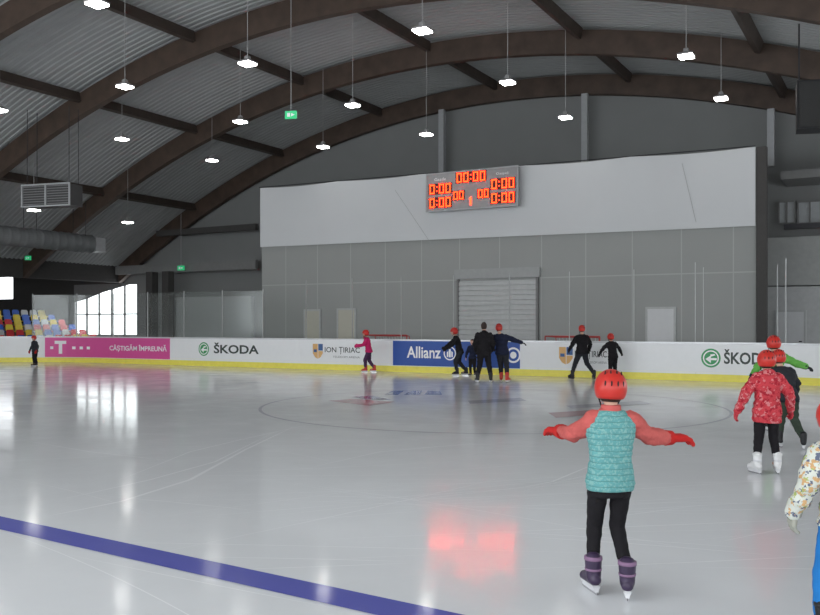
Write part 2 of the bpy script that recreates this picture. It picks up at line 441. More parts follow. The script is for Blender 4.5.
bpoly(mb, [(a+w*.035, .56), (a+w*.056, .56), (a+w*.056, .68), (a+w*.035, .68)])
mb.build('emblem', M_letw, p)
btext('CÂȘTIGĂM ÎMPREUNĂ', a+w*.49, a+w*.975, .47, .80, M_letw, p, bold=.02)
def skoda(c0, t0, t1, p0, p1):
    p, a, b = panel(p0, p1, M_white)
    s = sof(c0); mb = MB(); bdisc(mb, s, .66, .27, .012); mb.build('emblem', M_green, p)
    mb = MB(); bdisc(mb, s, .66, .22, .016, r2=.185)
    bpoly(mb, [(s-.02, .60), (s+.16, .60), (s+.16, .66), (s-.02, .66)], .016)
    bpoly(mb, [(s-.15, .63), (s-.0, .74), (s-.0, .52)], .016)
    bpoly(mb, [(s+.0, .70), (s+.12, .74), (s+.10, .78), (s-.02, .76)], .016)
    mb.build('emblem', M_letw, p)
    btext('ŠKODA', sof(t0), sof(t1), .50, .92, M_letk, p, bold=.025)
skoda(204, 214, 259, 172, 300); skoda(711, 724, 772, 640, 815)
def crest(c0, t0, t1, p0, p1):
    p, a, b = panel(p0, p1, M_white); s = sof(c0)
    mb = MB(); bpoly(mb, [(s-.22, .92), (s-.22, .58), (s-.12, .44), (s, .38), (s, .92)]); bpoly(mb, [(s+.02, .66), (s+.22, .66), (s+.22, .58), (s+.12, .44), (s+.02, .39)])
    mb.build('emblem', M_orange, p)
    mb = MB(); bpoly(mb, [(s+.02, .68), (s+.22, .68), (s+.22, .92), (s+.02, .92)]); bpoly(mb, [(s-.18, .62), (s-.04, .62), (s-.04, .72), (s-.18, .72)], .018)
    mb.build('emblem', M_navy, p)
    btext('ION ȚIRIAC', sof(t0), sof(t1), .56, .82, M_letk, p, bold=.008)
    btext('TELEKOM ARENA', sof(t0)+.35, sof(t1), .43, .50, M_letg, p, bold=0)
crest(318, 325, 360, 302, 390); crest(566, 575, 607, 530, 638)
p, a, b = panel(393, 520, M_blue, .22, 1.06)
btext('Allianz', sof(407), sof(441), .48, .88, M_letw, p, bold=.02)
s = sof(450); mb = MB(); bdisc(mb, s, .66, .23, r2=.19)
bpoly(mb, [(s-.035, .53), (s+.035, .53), (s+.035, .80), (s-.035, .80)]); bpoly(mb, [(s-.11, .54), (s-.055, .54), (s-.055, .74), (s-.11, .70)]); bpoly(mb, [(s+.055, .54), (s+.11, .54), (s+.11, .70), (s+.055, .74)])
s = sof(513.5); bdisc(mb, s, .64, .25, r2=.19); bdisc(mb, s, .64, .11); mb.build('emblem', M_letw, p)

s = sof(262); sl = s-12.0
q = s
while q > sl:
    sweep(MB(), q-1.98, q-.04, -.085, -.07, 1.115, 2.9, .4).build('glass_pane', M_glass, bd); q -= 2.0
ps = []
q = s
while q > sl-.5: ps.append((q, 2.95, .012, M_gpost)); q -= 2.0
q = s+2.0
while q < -.5: ps.append((q, 3.25, .008, M_gpost)); q += 2.0
ps += [(sof(695), 3.4, .011, M_gpost), (sof(785), 3.4, .014, M_gpost)]
for q, zt, r, m in ps:
    x, y = path(q-.01, -.078)
    MB().box(x-r, x+r, y-.02, y+.02, 1.11, zt).build('glass_post', m, bd)

# ---------------------------------------------------------------- ice markings
def strip(pts, z, name, m, label):
    mb = MB(); mb.add([Vector((x, y, z)) for x, y in pts], [tuple(range(len(pts)))]); o = mb.build(name, m); tag(o, label, 'ice marking'); return o
A = Vector(ground(0, 523)); B = Vector(ground(400, 611)); d = (B-A).normalized(); n = Vector((-d.y, d.x))*.135
A2 = A-d*22; B2 = B+d*5
strip([A2-n, B2-n, B2+n, A2+n], .004, 'ice_line', M_iceblue, 'wide blue line painted across the ice in the foreground')
cx, cy = ground(490, 406); mb = MB(); N_ = 96
for i in range(N_):
    a, b = 2*PI*i/N_, 2*PI*(i+1)/N_; r1, r2 = 4.45, 4.51
    mb.add([Vector((cx+r*math.cos(t), cy+r*math.sin(t), .004)) for r, t in ((r1,a),(r2,a),(r2,b),(r1,b))], [(0,1,2,3)])
o = mb.build('ice_circle', M_icegrey); tag(o, 'thin grey face-off circle painted on the ice', 'ice marking')
def gp(l): return [ground(*p) for p in l]  # blue patches: part sponsor logo, part panel reflection painted flat on the ice
strip(gp([(328,401),(352,399),(395,402),(370,406)]), .005, 'ice_emblem_reflection', M_icered, 'faded red sponsor mark inside the face-off circle, left')
strip(gp([(352,397),(372,396),(392,400),(365,399)]), .006, 'ice_emblem_reflection', M_icenavy, 'small dark blue sponsor mark with painted panel reflection above the faded red one')
mb = MB()
for q in range(3): mb.add([Vector((*p_, .005)) for p_ in gp([(392+q*18,391),(404+q*18,391),(398+q*22,395),(384+q*20,395)])], [(0,1,2,3)])
o = mb.build('ice_emblem_reflection', M_icenavy); tag(o, 'blue striped sponsor mark and painted reflection of the blue advertising panel on ice', 'ice marking')
strip(gp([(468,401),(520,398),(527,401),(470,404)]), .005, 'ice_emblem_reflection', M_icegrey, 'grey blue sponsor mark with painted panel reflection at the middle of the circle')
strip(gp([(548,413),(610,409),(618,413),(556,418)]), .005, 'ice_emblem_reflection', M_icered, 'dull reddish mark on ice left of the teal vest child')
strip(gp([(566,406),(640,401),(652,404),(572,409)]), .006, 'ice_emblem_reflection', M_icegrey, 'grey stripe mark on ice behind the teal vest child')
# skate scratches: countless thin frosted lines cut into the ice
rnd = random.Random(21); mb = MB()
def scratch(p, w, z):
    n = len(p); L_, R_ = [], []
    for i in range(n):
        a = Vector(p[max(0, i-1)]); b = Vector(p[min(n-1, i+1)]); d = (b-a).normalized(); nn = Vector((-d.y, d.x))*w*.5*math.sin(PI*(i+.35)/(n-.3))
        c = Vector(p[i]); L_.append((c.x+nn.x, c.y+nn.y, z)); R_.append((c.x-nn.x, c.y-nn.y, z))
    o = len(mb.v); mb.v += L_+R_; mb.f += [(o+i, o+i+1, o+n+i+1, o+n+i) for i in range(n-1)]
for k in range(120):
    px = rnd.uniform(-40, 780); py = 372+rnd.random()**1.3*200
    x, y = ground(px, py)
    if y > 24.5 or x > 2.3 or x < -27 or y < 3: continue
    a = rnd.gauss(.5, .45); cur_ = rnd.gauss(0, .05); L_ = rnd.uniform(1.0, 5.5); p = []; n = 18
    for i in range(n):
        p.append((x, y)); x += math.cos(a)*L_/n; y += math.sin(a)*L_/n; a += cur_*L_/n*1.2
        if y > 24.8 or x > 2.4: break
    if len(p) > 4: scratch(p, rnd.uniform(.004, .013), .0015+k*.000004)
for l, w in (([(45,517),(120,502),(190,480),(245,450),(300,424)], .045), ([(60,500),(150,480),(215,462),(275,432)], .03), ([(120,480),(190,452),(240,440),(330,420)], .025),
             ([(520,488),(552,482),(600,462)], .03), ([(20,440),(90,452),(180,462)], .02), ([(300,470),(380,452),(470,444),(560,448)], .02)):
    p = []
    for a, b in zip(l, l[1:]):
        for t in range(6): p.append(ground(a[0]+(b[0]-a[0])*t/6, a[1]+(b[1]-a[1])*t/6))
    p.append(ground(*l[-1])); scratch(p, w, .003)
o = mb.build('skate_scratches', M_icewhite); tag(o, 'fine white skate scratches all over the ice', 'scratches', kind='stuff')

# ---------------------------------------------------------------- goals behind boards
def goal(px, Y, label):
    X = onY(px, Y); g = empty('hockey_goal', (X, Y, -.03)); tag(g, label, 'goal', 'hockey goals stored behind the boards')
    w = .92
    MB().tube([(-w,0,0),(-w,0,1.26),(w,0,1.26),(w,0,0)], .022).build('goal_frame', M_redp, g)
    MB().tube([(-w,0,1.26),(-w*.8,.5,1.22),(w*.8,.5,1.22),(w,0,1.26)], .014).tube([(-w*.8,.5,1.22),(-w*.8,.9,0),(w*.8,.9,0),(w*.8,.5,1.22)], .014).build('back_bar', M_redp, g)
    mb = MB()
    for i in range(13):
        x = -w*.8+1.6*w*i/12; mb.tube([(x,.5,1.22),(x,.9,0)], .004, 4)
    for i in range(8):
        t = i/8; mb.tube([(-w*.8,.5+.4*t,1.22*(1-t)),(w*.8,.5+.4*t,1.22*(1-t))], .004, 4)
    mb.build('net', M_net, g)
goal(385, 27.6, 'red framed hockey goal behind the boards beside pink jacket skater')
goal(572, 27.4, 'red framed hockey goal behind the boards beside two black clad skaters')

# ---------------------------------------------------------------- scoreboard
YS = 29.0; scx = onY(471, YS); scz = zat(471, 189.5, YS)
sb = empty('scoreboard', (scx, YS, scz)); tag(sb, 'grey electronic scoreboard with glowing orange digits on the curtain', 'scoreboard')
MB().box(-1.82, 1.82, 0, .20, -.70, .70).build('housing', mat('score_grey', (.30,.305,.31), .5), sb)
MB().box(-1.86, 1.86, -.03, .0, .67, .72).box(-1.86, 1.86, -.03, 0, -.72, -.67).box(-1.86, -1.81, -.03, 0, -.67, .67).box(1.81, 1.86, -.03, 0, -.67, .67).build('frame', M_post, sb)
M_led = mat('led_orange', (1.0,.028,.004), .5, var=.0, emit=9)
M_off = mat('digit_window', (.05,.012,.01), .5)
SEG = {'0': 'abcdef', '1': 'bc'}
def digit(ch, x, z, h, parent):
    w = h*.58; t = h*.10; mb = MB(); y = -.02
    if ch == ':':
        for zz in (h*.22, -h*.22): mb.box(x-t/2, x+t/2, y-.01, y, z+zz-t/2, z+zz+t/2)
    elif ch == '1': mb.box(x-t*.6, x+t*.6, y-.01, y, z-h/2, z+h/2); mb.box(x-t*1.7, x-t*.6, y-.01, y, z+h*.22, z+h*.38)
    else:
        sg = SEG[ch]; hw = w/2; hh = h/2; g = .0
        if 'a' in sg: mb.box(x-hw+g, x+hw-g, y-.01, y, z+hh-t, z+hh)
        if 'd' in sg: mb.box(x-hw+g, x+hw-g, y-.01, y, z-hh, z-hh+t)
        for c_, sx, z0, z1 in (('b', 1, .008, hh), ('c', 1, -hh, -.008), ('f', -1, .008, hh), ('e', -1, -hh, -.008)):
            if c_ in sg: xx = x+sx*(hw-t/2); mb.box(xx-t/2, xx+t/2, y-.01, y, z+z0, z+z1)
    mb.build('digit', M_led, parent)
def digits(txt, x, z, h=.34):
    adv = [h*.36 if c == ':' else h*.80 for c in txt]; W = sum(adv); q = x-W/2
    if txt != '1': MB().box(x-W/2-.02, x+W/2+.02, -.012, 0, z-h/2-.03, z+h/2+.03).build('digit_window', M_off, sb)
    for c, a_ in zip(txt, adv): digit(c, q+a_/2, z, h, sb); q += a_
digits('00:00', 0, .46); digits('0:00', -1.26, .12); digits('0:00', -1.26, -.39); digits('0:00', 1.26, .12); digits('0:00', 1.26, -.39)
digits('00', -.50, -.18, .29); digits('00', .50, -.18, .29); digits('1', 0, -.42, .30)
def stext(txt, x0, x1, z0, z1):
    vs, fs = text_mesh(txt); mb = MB(); mb.add([Vector((x0+(x1-x0)*u, -.012, z0+(z1-z0)*v)) for u, v in vs], fs); mb.build('lettering', M_letw, sb)
stext('Gazde', -1.5, -1.02, .42, .53); stext('Oaspeți', 1.0, 1.5, .42, .53)
for x in (-1.5, 1.5): MB().box(x-.03, x+.03, .20, .27, -.3, -.24).build('bracket', M_dsteel, sb)

# ---------------------------------------------------------------- lamps
M_lamp = mat('lamp_glow', (1.0,.98,.94), .4, var=0, emit=20)
M_house = mat('lamp_housing', (.30,.30,.30), .5, .2)
M_cord = mat('cord_grey', (.38,.38,.38), .6)
def mk_lamp():
    t = empty('pendant_lamp', (0,0,0))
    MB().box(-.17, .17, -.17, .17, -.05, .0).build('diffuser', M_lamp, t)
    MB().rings([[Vector((sx*w, sy*w, z)) for sx, sy in ((-1,-1),(1,-1),(1,1),(-1,1))] for w, z in ((.19,-.005),(.19,.035),(.11,.07),(.06,.10),(.06,.17),(.03,.19))]).build('housing', M_house, t)
    MB().cone((0,0,.18), (0,0,1), .009, .009, 6, False).build('cord', M_cord, t)
    return t
lamp0 = mk_lamp(); used = False
rows = [(x, y, 8.44) for x in (-4.9, -9.8, -15, -19.5, -25.1) for y in (27.7, 22.9, 17.9, 13, 8, 3, -2)]+[(-30, y, 6.15) for y in (27.7, 22.9, 17.9, 13)]
for x, y, z in rows:
    o = lamp0 if not used else copy_tree(lamp0); used = True
    o.location = (x, y, z); tag(o, 'square high bay lamp hanging on a long cord from the arched roof', 'lamp', 'high bay lamps under the roof')
    ln = hb(x)+DK-.01-z-.18
    for c in o.children:
        if c.name.startswith('cord'): c.scale = (1, 1, ln/.82); c.location = (0, 0, .18-.18*ln/.82)

M_exit = mat('exit_green', (.02,.42,.16), .4, emit=.5, var=.02)
def exit_sign(px, py, Y, w, label, top=None):
    X = onY(px, Y); z = zat(px, py, Y); e = empty('exit_sign', (X, Y, z), TH*.6); tag(e, label, 'exit sign')
    MB().box(-w/2, w/2, -.03, .03, -w*.32, w*.32).build('sign_box', M_exit, e)
    MB().box(-w*.30, -w*.05, -.034, -.03, -w*.16, w*.16).add([Vector(v) for v in ((w*.05,-.033,w*.14),(w*.05,-.033,-w*.14),(w*.36,-.033,0))], [(0,1,2)]).build('pictogram', M_letw, e)
    h = (top if top else hb(X)+DK-.02)-z
    MB().tube([(0,0,w*.3),(0,0,h)], .01, 5).build('hanger', M_cord, e)
exit_sign(291, 115, 20.0, .34, 'green exit sign hanging high below the roof on a long wire')
exit_sign(181, 268, 33.0, .36, 'small green exit sign left of the grey panel wall')
exit_sign(28, 258, 27.0, .30, 'small green exit sign hanging at the far left', top=5.2)

# air handler, duct, speaker
Y = 20.9; X = onY(46, Y); z = zat(47, 195, Y)
ah = empty('fan_heater', (X, Y, z), R(12)); tag(ah, 'grey boxed fan heater unit hanging below the roof at left', 'fan heater')
MB().box(-1.0, 1.0, 0, .7, -.38, .38).build('casing', mat('casing', (.05,.05,.052), .6), ah)
MB().box(-1.04, 1.04, -.05, 0, .36, .41).box(-1.04, 1.04, -.05, 0, -.41, -.36).box(-1.04, -.99, -.05, 0, -.36, .36).box(.99, 1.04, -.05, 0, -.36, .36).box(-.03, .03, -.05, 0, -.36, .36).build('frame', M_post, ah)
mb = MB()
for i in range(8): zz = -.31+i*.09; mb.box(-.98, -.05, -.03, .0, zz-.010, zz+.010); mb.box(.05, .98, -.03, .0, zz-.010, zz+.010)
mb.build('louvre', M_mid, ah)
mb = MB()
for x in (-.9, .9):
    for y in (.1, .6): mb.tube([(x,y,.38),(x,y,hb(X-1)+.7-z)], .012, 5)
mb.build('hanger', M_dsteel, ah)
du = empty('air_duct', (-33.0, 17, 5.35)); tag(du, 'large round galvanised air duct hanging along the left side', 'air duct')
rs = []
for i in range(113):
    y = 11.2*i/112; r = .41+(.018 if i % 4 == 0 else 0)
    rs.append([Vector((r*math.cos(2*PI*k/28), y, r*math.sin(2*PI*k/28))) for k in range(28)])
MB().rings(rs).build('duct_pipe', M_duct, du, False)
MB().box(-.35, .35, 11.25, 11.8, -.35, .3).build('outlet_box', M_post, du)
mb = MB()
for y in (1, 4.6, 8, 10.6): mb.tube([(-.42,y,.3),(-.42,y,1.6)], .012, 5).tube([(.42,y,.3),(.42,y,1.9)], .012, 5)
mb.build('hanger', M_dsteel, du)
X = onY(813, 22.0); z = zat(813, 107, 22.0)
sp = empty('loudspeaker', (X, 22.0, z), R(20)); tag(sp, 'black loudspeaker hanging from the roof at top right corner', 'loudspeaker')
mb = MB(); mb.rings([[Vector(v) for v in ((-.42,-.3,zz),(.42,-.3,zz),(.3,.3,zz),(-.3,.3,zz))] for zz in (-.55, .55)]); mb.build('cabinet', M_black, sp)
MB().box(-.38, .38, -.32, -.3, -.5, .5).build('grille', mat('grille', (.03,.03,.03), .8, bump=.5, bscale=90), sp)
MB().tube([(-.3,0,.55),(-.3,0,hb(X)-z-.02)], .02, 6).tube([(.3,0,.55),(.3,0,hb(X)-z-.04)], .02, 6).build('hanger', M_dsteel, sp)

# ---------------------------------------------------------------- bleachers and seats
gs = empty('grandstand', (-38, 30, -.03)); tag(gs, 'stepped concrete stand with coloured seats at far left', 'grandstand')
XS = -37.9
for r in range(6):
    o = MB().box(XS-.85*r-.85, XS-.85*r, 26.0, 34.0, -.03, .33+.27*r).build('step', M_conc, gs); o.matrix_parent_inverse = Matrix.Translation((38, -30, .03))
SEATC = {'red': (.70,.03,.04), 'yellow': (.80,.62,.05), 'blue': (.04,.14,.60), 'white': (.70,.71,.72)}
protos = {}
def seat_proto(c):
    m = mat('seat_'+c, SEATC[c], .4); t = empty('stadium_seat', (0,0,0), 0)
    MB().rings([[Vector((x, y*w, z)) for y, w in ((-.22,1),(.22,1))]+[Vector((x, y*w, z+.04)) for y, w in ((.22,1),(-.22,1))] for x, z, w in ((.22,.36,.85),(.1,.38,1),(-.12,.37,1),(-.2,.38,.95))]).build('seat', m, t)
    MB().rings([[Vector((x, -.22*w, z)), Vector((x, .22*w, z)), Vector((x-.04, .22*w, z)), Vector((x-.04, -.22*w, z))] for x, z, w in ((-.19,.36,.95),(-.22,.5,1),(-.25,.68,.95),(-.27,.76,.7))]).build('backrest', m, t)
    MB().box(-.15, .15, -.03, .03, 0, .37).build('support', M_dsteel, t)
    return t
cseq = ['red','yellow','blue','white']
for r in range(6):
    for k in range(13):
        c = cseq[(int((k+r*2)/2)+r) % 4] if random.random() < .6 else random.choice(cseq[:3])
        if c in protos: o = copy_tree(protos[c])
        else: o = protos[c] = seat_proto(c)
        o.location = (XS-.45-.85*r, 26.5+.56*k, .335+.27*r)
        tag(o, c+' plastic seat in the stepped stand at far left', 'seat', c+' seats in the far left stand')

# ---------------------------------------------------------------- people
SKIN = mat('skin', (.55,.33,.24), .55)
HAIRD = mat('hair_dark', (.035,.02,.015), .6, bump=.5, bscale=120)
def cloth(name, col, **k):
    return mat('cloth_'+name, col, k.pop('rough', .85), bump=k.pop('bump', .35), bscale=k.pop('bscale', 25), var=k.pop('var', .2), vscale=k.pop('vscale', 14), spec=.2)
M_helm = mat('helmet_red', (.52,.03,.022), .35, var=.06)
M_vent = mat('helmet_vent', (.03,.008,.008), .7)
M_strap = cloth('strap', (.02,.02,.02))
M_blade = mat('blade_steel', (.6,.6,.62), .25, .9)
M_hold = mat('holder_white', (.62,.62,.64), .4)
M_holdk = mat('holder_black', (.03,.03,.035), .4)
M_eye = mat('eye_white', (.6,.6,.6), .3); M_lip = mat('lip', (.35,.10,.09), .5)
BLK = cloth('black', (.012,.011,.013)); BLK2 = cloth('charcoal', (.022,.024,.03)); NVY = cloth('navy', (.014,.018,.04))
PNK = cloth('magenta', (.50,.02,.12)); GRN = cloth('green', (.12,.36,.07)); BLU = cloth('blue', (.02,.18,.50)); PRP = cloth('plum', (.07,.03,.08))
REDG = cloth('glove_red', (.46,.02,.018), bump=.5); COR = cloth('coral', (.50,.105,.095), bump=.5, bscale=30, var=.25); GRY = cloth('greyglove', (.35,.35,.30)); DGRN = cloth('darkgreen', (.04,.055,.04))
def teal_mat():
    m = cloth('teal', (.11,.31,.31), rough=.7, bump=0); N, L, b = nodes(m); tc = N['Texture Coordinate']
    sp_ = N.new('ShaderNodeSeparateXYZ'); L.new(tc.outputs['Object'], sp_.inputs[0])
    zz = math_n(N, L, 'MULTIPLY_ADD', math_n(N, L, 'SINE', math_n(N, L, 'MULTIPLY', sp_.outputs['X'], 60)), .0015, sp_.outputs['Z'])
    w = math_n(N, L, 'ABSOLUTE', math_n(N, L, 'SINE', math_n(N, L, 'MULTIPLY', zz, 92)))
    no = N.new('ShaderNodeTexNoise'); no.inputs['Scale'].default_value = 60; no.inputs['Detail'].default_value = 4; no.inputs['Roughness'].default_value = .7; L.new(tc.outputs['Object'], no.inputs['Vector'])
    k = math_n(N, L, 'GREATER_THAN', no.outputs['Fac'], .53)
    src = b.inputs['Base Color'].links[0].from_socket
    mx = N.new('ShaderNodeMix'); mx.data_type = 'RGBA'; L.new(math_n(N, L, 'MULTIPLY', k, .4), mx.inputs[0]); L.new(src, mx.inputs[6]); mx.inputs[7].default_value = (.34,.52,.47,1)
    m2 = N.new('ShaderNodeMix'); m2.data_type = 'RGBA'; L.new(math_n(N, L, 'MULTIPLY', math_n(N, L, 'LESS_THAN', w, .22), .7), m2.inputs[0]); L.new(mx.outputs[2], m2.inputs[6]); m2.inputs[7].default_value = (.06,.19,.19,1)
    L.new(m2.outputs[2], b.inputs['Base Color']); return m
TEAL = teal_mat()
def pattern_mat(name, base, cols, scale=18, th=.42, dist=0):
    m = cloth(name, base, bump=.5, bscale=12); N, L, b = nodes(m); tc = N['Texture Coordinate']
    prev = b.inputs['Base Color'].links[0].from_socket
    for i, c in enumerate(cols):
        no = N.new('ShaderNodeTexNoise'); no.inputs['Scale'].default_value = scale*(1+.35*i); no.inputs['Detail'].default_value = 3; no.inputs['Roughness'].default_value = .6
        mp = N.new('ShaderNodeMapping'); mp.inputs['Location'].default_value = (i*3.1, i*1.7, i*.9); L.new(tc.outputs['Object'], mp.inputs[0]); L.new(mp.outputs[0], no.inputs['Vector'])
        mx = N.new('ShaderNodeMix'); mx.data_type = 'RGBA'; L.new(math_n(N, L, 'GREATER_THAN', no.outputs['Fac'], th), mx.inputs[0]); L.new(prev, mx.inputs[6]); mx.inputs[7].default_value = (*c, 1); prev = mx.outputs[2]
    L.new(prev, b.inputs['Base Color']); return m
FLORAL = pattern_mat('floral', (.52,.05,.065), ((.58,.19,.20), (.34,.015,.03)), 20, .56)
CAMO = pattern_mat('multicolour', (.58,.60,.54), ((.36,.42,.13), (.12,.14,.20), (.55,.34,.16)), 22, .57)

def hand(mb, w, d, s, side, fat=1.0):
    w = Vector(w); d = Vector(d).normalized(); t = Vector((0,1,0)); t = t-d*t.dot(d)
    if t.length < .35: t = Vector((0,0,1)); t = t-d*t.dot(d)
    t.normalize(); c = d.cross(t).normalized()
    if c.x*side > 0 and abs(c.x) > .2: c = -c
    elif abs(c.x) <= .2 and c.z > 0: c = -c
    ln = (.88, 1.0, .94, .76)
    for i in range(4):
        o = t*(.21-.14*i)*s; k = w+d*.5*s+o
        mb.cone(w+d*.06*s+o*.5, k, .10*s*fat, .085*s*fat, 8)
        p1 = k+d*.22*s*ln[i]+c*.07*s+o*.12; p2 = p1+d*.12*s*ln[i]+c*.14*s
        mb.cone(k, p1, .068*s*fat, .062*s*fat, 8); mb.cone(p1, p2, .062*s*fat, .052*s*fat, 8)
    a = w+d*.16*s+t*.14*s; b_ = a+t*.20*s+d*.20*s; e = b_+d*.17*s+t*.04*s+c*.05*s
    mb.cone(a, b_, .09*s*fat, .072*s*fat, 8); mb.cone(b_, e, .072*s*fat, .058*s*fat, 8)

def person(label, px, py, H, P=None, O=None, f=0.0, near=False, group=None, loc=None):
    P = P or {}; O = O or {}
    X, Y = loc if loc else ground(px, py)
    root = empty('person', (X, Y, .004), TH+f); tag(root, label, 'person', group)
    adult = O.get('adult', False)
    vox = .0075 if near else .013
    lx, ly = P.get('lean', (0, 0)); dz = P.get('dz', 0); hipz = .505
    def J(p):
        x, y, z = p
        if z > hipz: t = (z-hipz)/(.80-hipz); x += lx*t; y += ly*t
        return Vector((x*H, y*H, (z+dz)*H))
    shx = .100 if not adult else .115
    sh = {-1: J((-shx, 0, .785)), 1: J((shx, 0, .785))}
    el = {-1: P.get('eL', (-.155, -.01, .64)), 1: P.get('eR', (.155, -.01, .64))}
    wr = {-1: P.get('wL', (-.165, .05, .51)), 1: P.get('wR', (.165, .05, .51))}
    kn = {-1: P.get('kL', (-.055, .02, .29)), 1: P.get('kR', (.055, .02, .29))}
    an = {-1: P.get('aL', (-.06, -.01, .11)), 1: P.get('aR', (.06, -.01, .11))}
    V = lambda p: Vector(p)*H
    if lx or ly:
        for D in (el, wr):
            for s_ in D: D[s_] = (D[s_][0]+lx, D[s_][1]+ly, D[s_][2])
    for D in (el, wr):
        for s_ in D: D[s_] = V(D[s_])+Vector((0,0,dz*H))
    for D in (kn, an):
        for s_ in D: D[s_] = V(D[s_])
    hip = {-1: J((-.052, 0, .50)), 1: J((.052, 0, .50))}
    hr = (.056, .067, .074) if not adult else (.046, .056, .066)
    hx = P.get('hx', 0)
    hc = J((hx, .012, .995-hr[2])); yaw = P.get('yaw', 0); RM = Matrix.Rotation(yaw, 3, 'Z') @ Matrix.Rotation(P.get('nod', 0), 3, 'X') @ Matrix.Rotation(P.get('tilt', 0), 3, 'Y')
    mb = MB()
    def headfn(v):
        x, y, z = v
        k = 1-.16*max(0, -z); return Vector((x*k, (y*k+(.06 if z < -.3 and y > 0 else 0)), z))
    mb.ell(hc, hr[0]*H, hr[1]*H, hr[2]*H, RM, 20, 14, headfn)
    nz = hc+RM @ Vector((0, hr[1]*H*.95, -.1*hr[2]*H)); mb.cone(nz+RM @ Vector((0,-.008*H,.02*H)), nz+RM @ Vector((0,.008*H,-.004*H)), .005*H, .008*H, 8)
    for s_ in (-1, 1): mb.ell(hc+RM @ Vector((s_*hr[0]*H*.98, -.003*H, -.008*H)), .006*H, .013*H, .019*H, RM, 10, 6)
    mb.cone(J((0, 0, .80)), hc-Vector((0, .01*H, .03*H)), .032*H, .03*H, 12)
    def trunk(mb, z0, z1, k=1.0, hemk=1.0, steps=None):
        prof = [(.44,.078,.062),(.50,.088,.068),(.56,.082,.062),(.62,.076,.056),(.68,.083,.060),(.74,.094,.064),(.785,.094,.060),(.81,.070,.050),(.835,.040,.036)]
        if adult: prof = [(a_, b_*1.08, c_) for a_, b_, c_ in prof]
        def at(z):
            for (a_, b_, c_), (a2, b2, c2) in zip(prof, prof[1:]):
                if a_ <= z <= a2:
                    t = (z-a_)/(a2-a_); return b_+(b2-b_)*t, c_+(c2-c_)*t
            return prof[0][1:] if z < prof[0][0] else prof[-1][1:]
        n_ = 12; rs = []
        for i in range(n_+1):
            z = z0+(z1-z0)*i/n_; rx, ry = at(z); hk = 1+(hemk-1)*max(0, 1-(z-z0)/(.62-z0+.001)); c = J((0, 0, z))
            rs.append((c.x, c.y, c.z, rx*k*hk*H, ry*k*hk*H))
        mb.loft(rs, 24, 2.3)
    trunk(mb, .45, .835, .86)
    for s_ in (-1, 1):
        mb.cone(sh[s_]-Vector((s_*.018*H, 0, .01*H)), el[s_], .028*H, .024*H); mb.cone(el[s_], wr[s_], .024*H, .017*H)
        mb.cone(hip[s_], kn[s_], .040*H, .026*H); mb.cone(kn[s_], an[s_], .025*H, .019*H)
        d = (wr[s_]-el[s_]).normalized(); hd = Vector(P.get('hL' if s_ < 0 else 'hR', d))
        if not O.get('glove'): hand(mb, wr[s_], hd, (.105 if not adult else .105)*H, s_)
        else: mb.cone(wr[s_], wr[s_]+hd.normalized()*.03*H, .016*H, .014*H)
        a_ = an[s_]; mb.cone(a_-Vector((0,.01*H,.03*H)), a_+Vector((0,.07*H,-.035*H)), .018*H, .015*H)
    body = bake(mb.build('body', SKIN, root), vox*.8 if near else .011, 2)
    for s_ in (-1, 1):
        MB().ell(hc+RM @ Vector((s_*.021*H, hr[1]*H*.90, .004*H)), .008*H, .006*H, .006*H, RM, 8, 6).build('eye', M_eye, root, True)
    MB().ell(hc+RM @ Vector((0, hr[1]*H*.93, -.036*H)), .014*H, .005*H, .004*H, RM, 8, 6).build('mouth', M_lip, root, True)
    def hairfn(v):
        x, y, z = v
        if y > .25: z = max(z, .45)
        return Vector((x, y, max(z, -.75)))
    MB().ell(hc+RM @ Vector((0,-.004*H,.004*H)), hr[0]*H*1.07, hr[1]*H*1.06, hr[2]*H*1.05, RM, 20, 14, hairfn).build('hair', O.get('hair', HAIRD), root, True)
    wk = .006 if near else .012
    pm = O.get('pants', BLK); pk = O.get('pk', 1.0 if near else 1.18); mb = MB(); trunk(mb, .44, .60, 1.0)
    for s_ in (-1, 1):
        mb.cone(hip[s_], kn[s_], .054*H*pk, .040*H*pk)
        e_ = an[s_]+(kn[s_]-an[s_])*.12
        mb.cone(kn[s_], e_, .041*H*pk, .030*H*pk)
    bake(mb.build('trousers', pm, root), vox, 3, wr=wk*.7)
    jm = O.get('jacket', BLK); jk = O.get('jk', 1.1 if near else 1.27); hem = O.get('hem', .47); mb = MB(); trunk(mb, hem, .84, jk, O.get('flare', 1.0 if near else 1.06))
    sk = O.get('sk', 1.0 if near else 1.18)
    for s_ in (-1, 1):
        mb.cone(sh[s_]-Vector((s_*.015*H, 0, .005*H)), el[s_], .043*H*sk, .037*H*sk); mb.cone(el[s_], wr[s_], .037*H*sk, .029*H*sk, round_=True)
    bake(mb.build('jacket', jm, root), vox, 4, wr=wk*O.get('wrk', 1.3))
    if O.get('vest'):
        mb = MB(); trunk(mb, O.get('vhem', .47), .83, jk*1.17, 1.04)
        for s_ in (-1, 1): c_ = sh[s_]; mb.ell(c_-Vector((s_*.03*H, 0, .012*H)), .045*H, .055*H, .035*H)
        bake(mb.build('vest', O['vest'], root), vox*.7, 4, wr=.005, quilt=.0045)
        mb = MB(); c0 = J((0,0,.825)); mb.loft([(c0.x, c0.y, c0.z-.02*H, .050*H, .048*H), (c0.x, c0.y, c0.z+.030*H, .044*H, .043*H)], 24); bake(mb.build('collar', O.get('collar', O['vest']), root), vox*.6, 2)
    elif O.get('hood'):
        mb = MB(); c0 = J((0,-.035,.83)); mb.ell(c0, .055*H, .04*H, .035*H); bake(mb.build('hood', O['hood'], root), vox, 2, wr=wk)
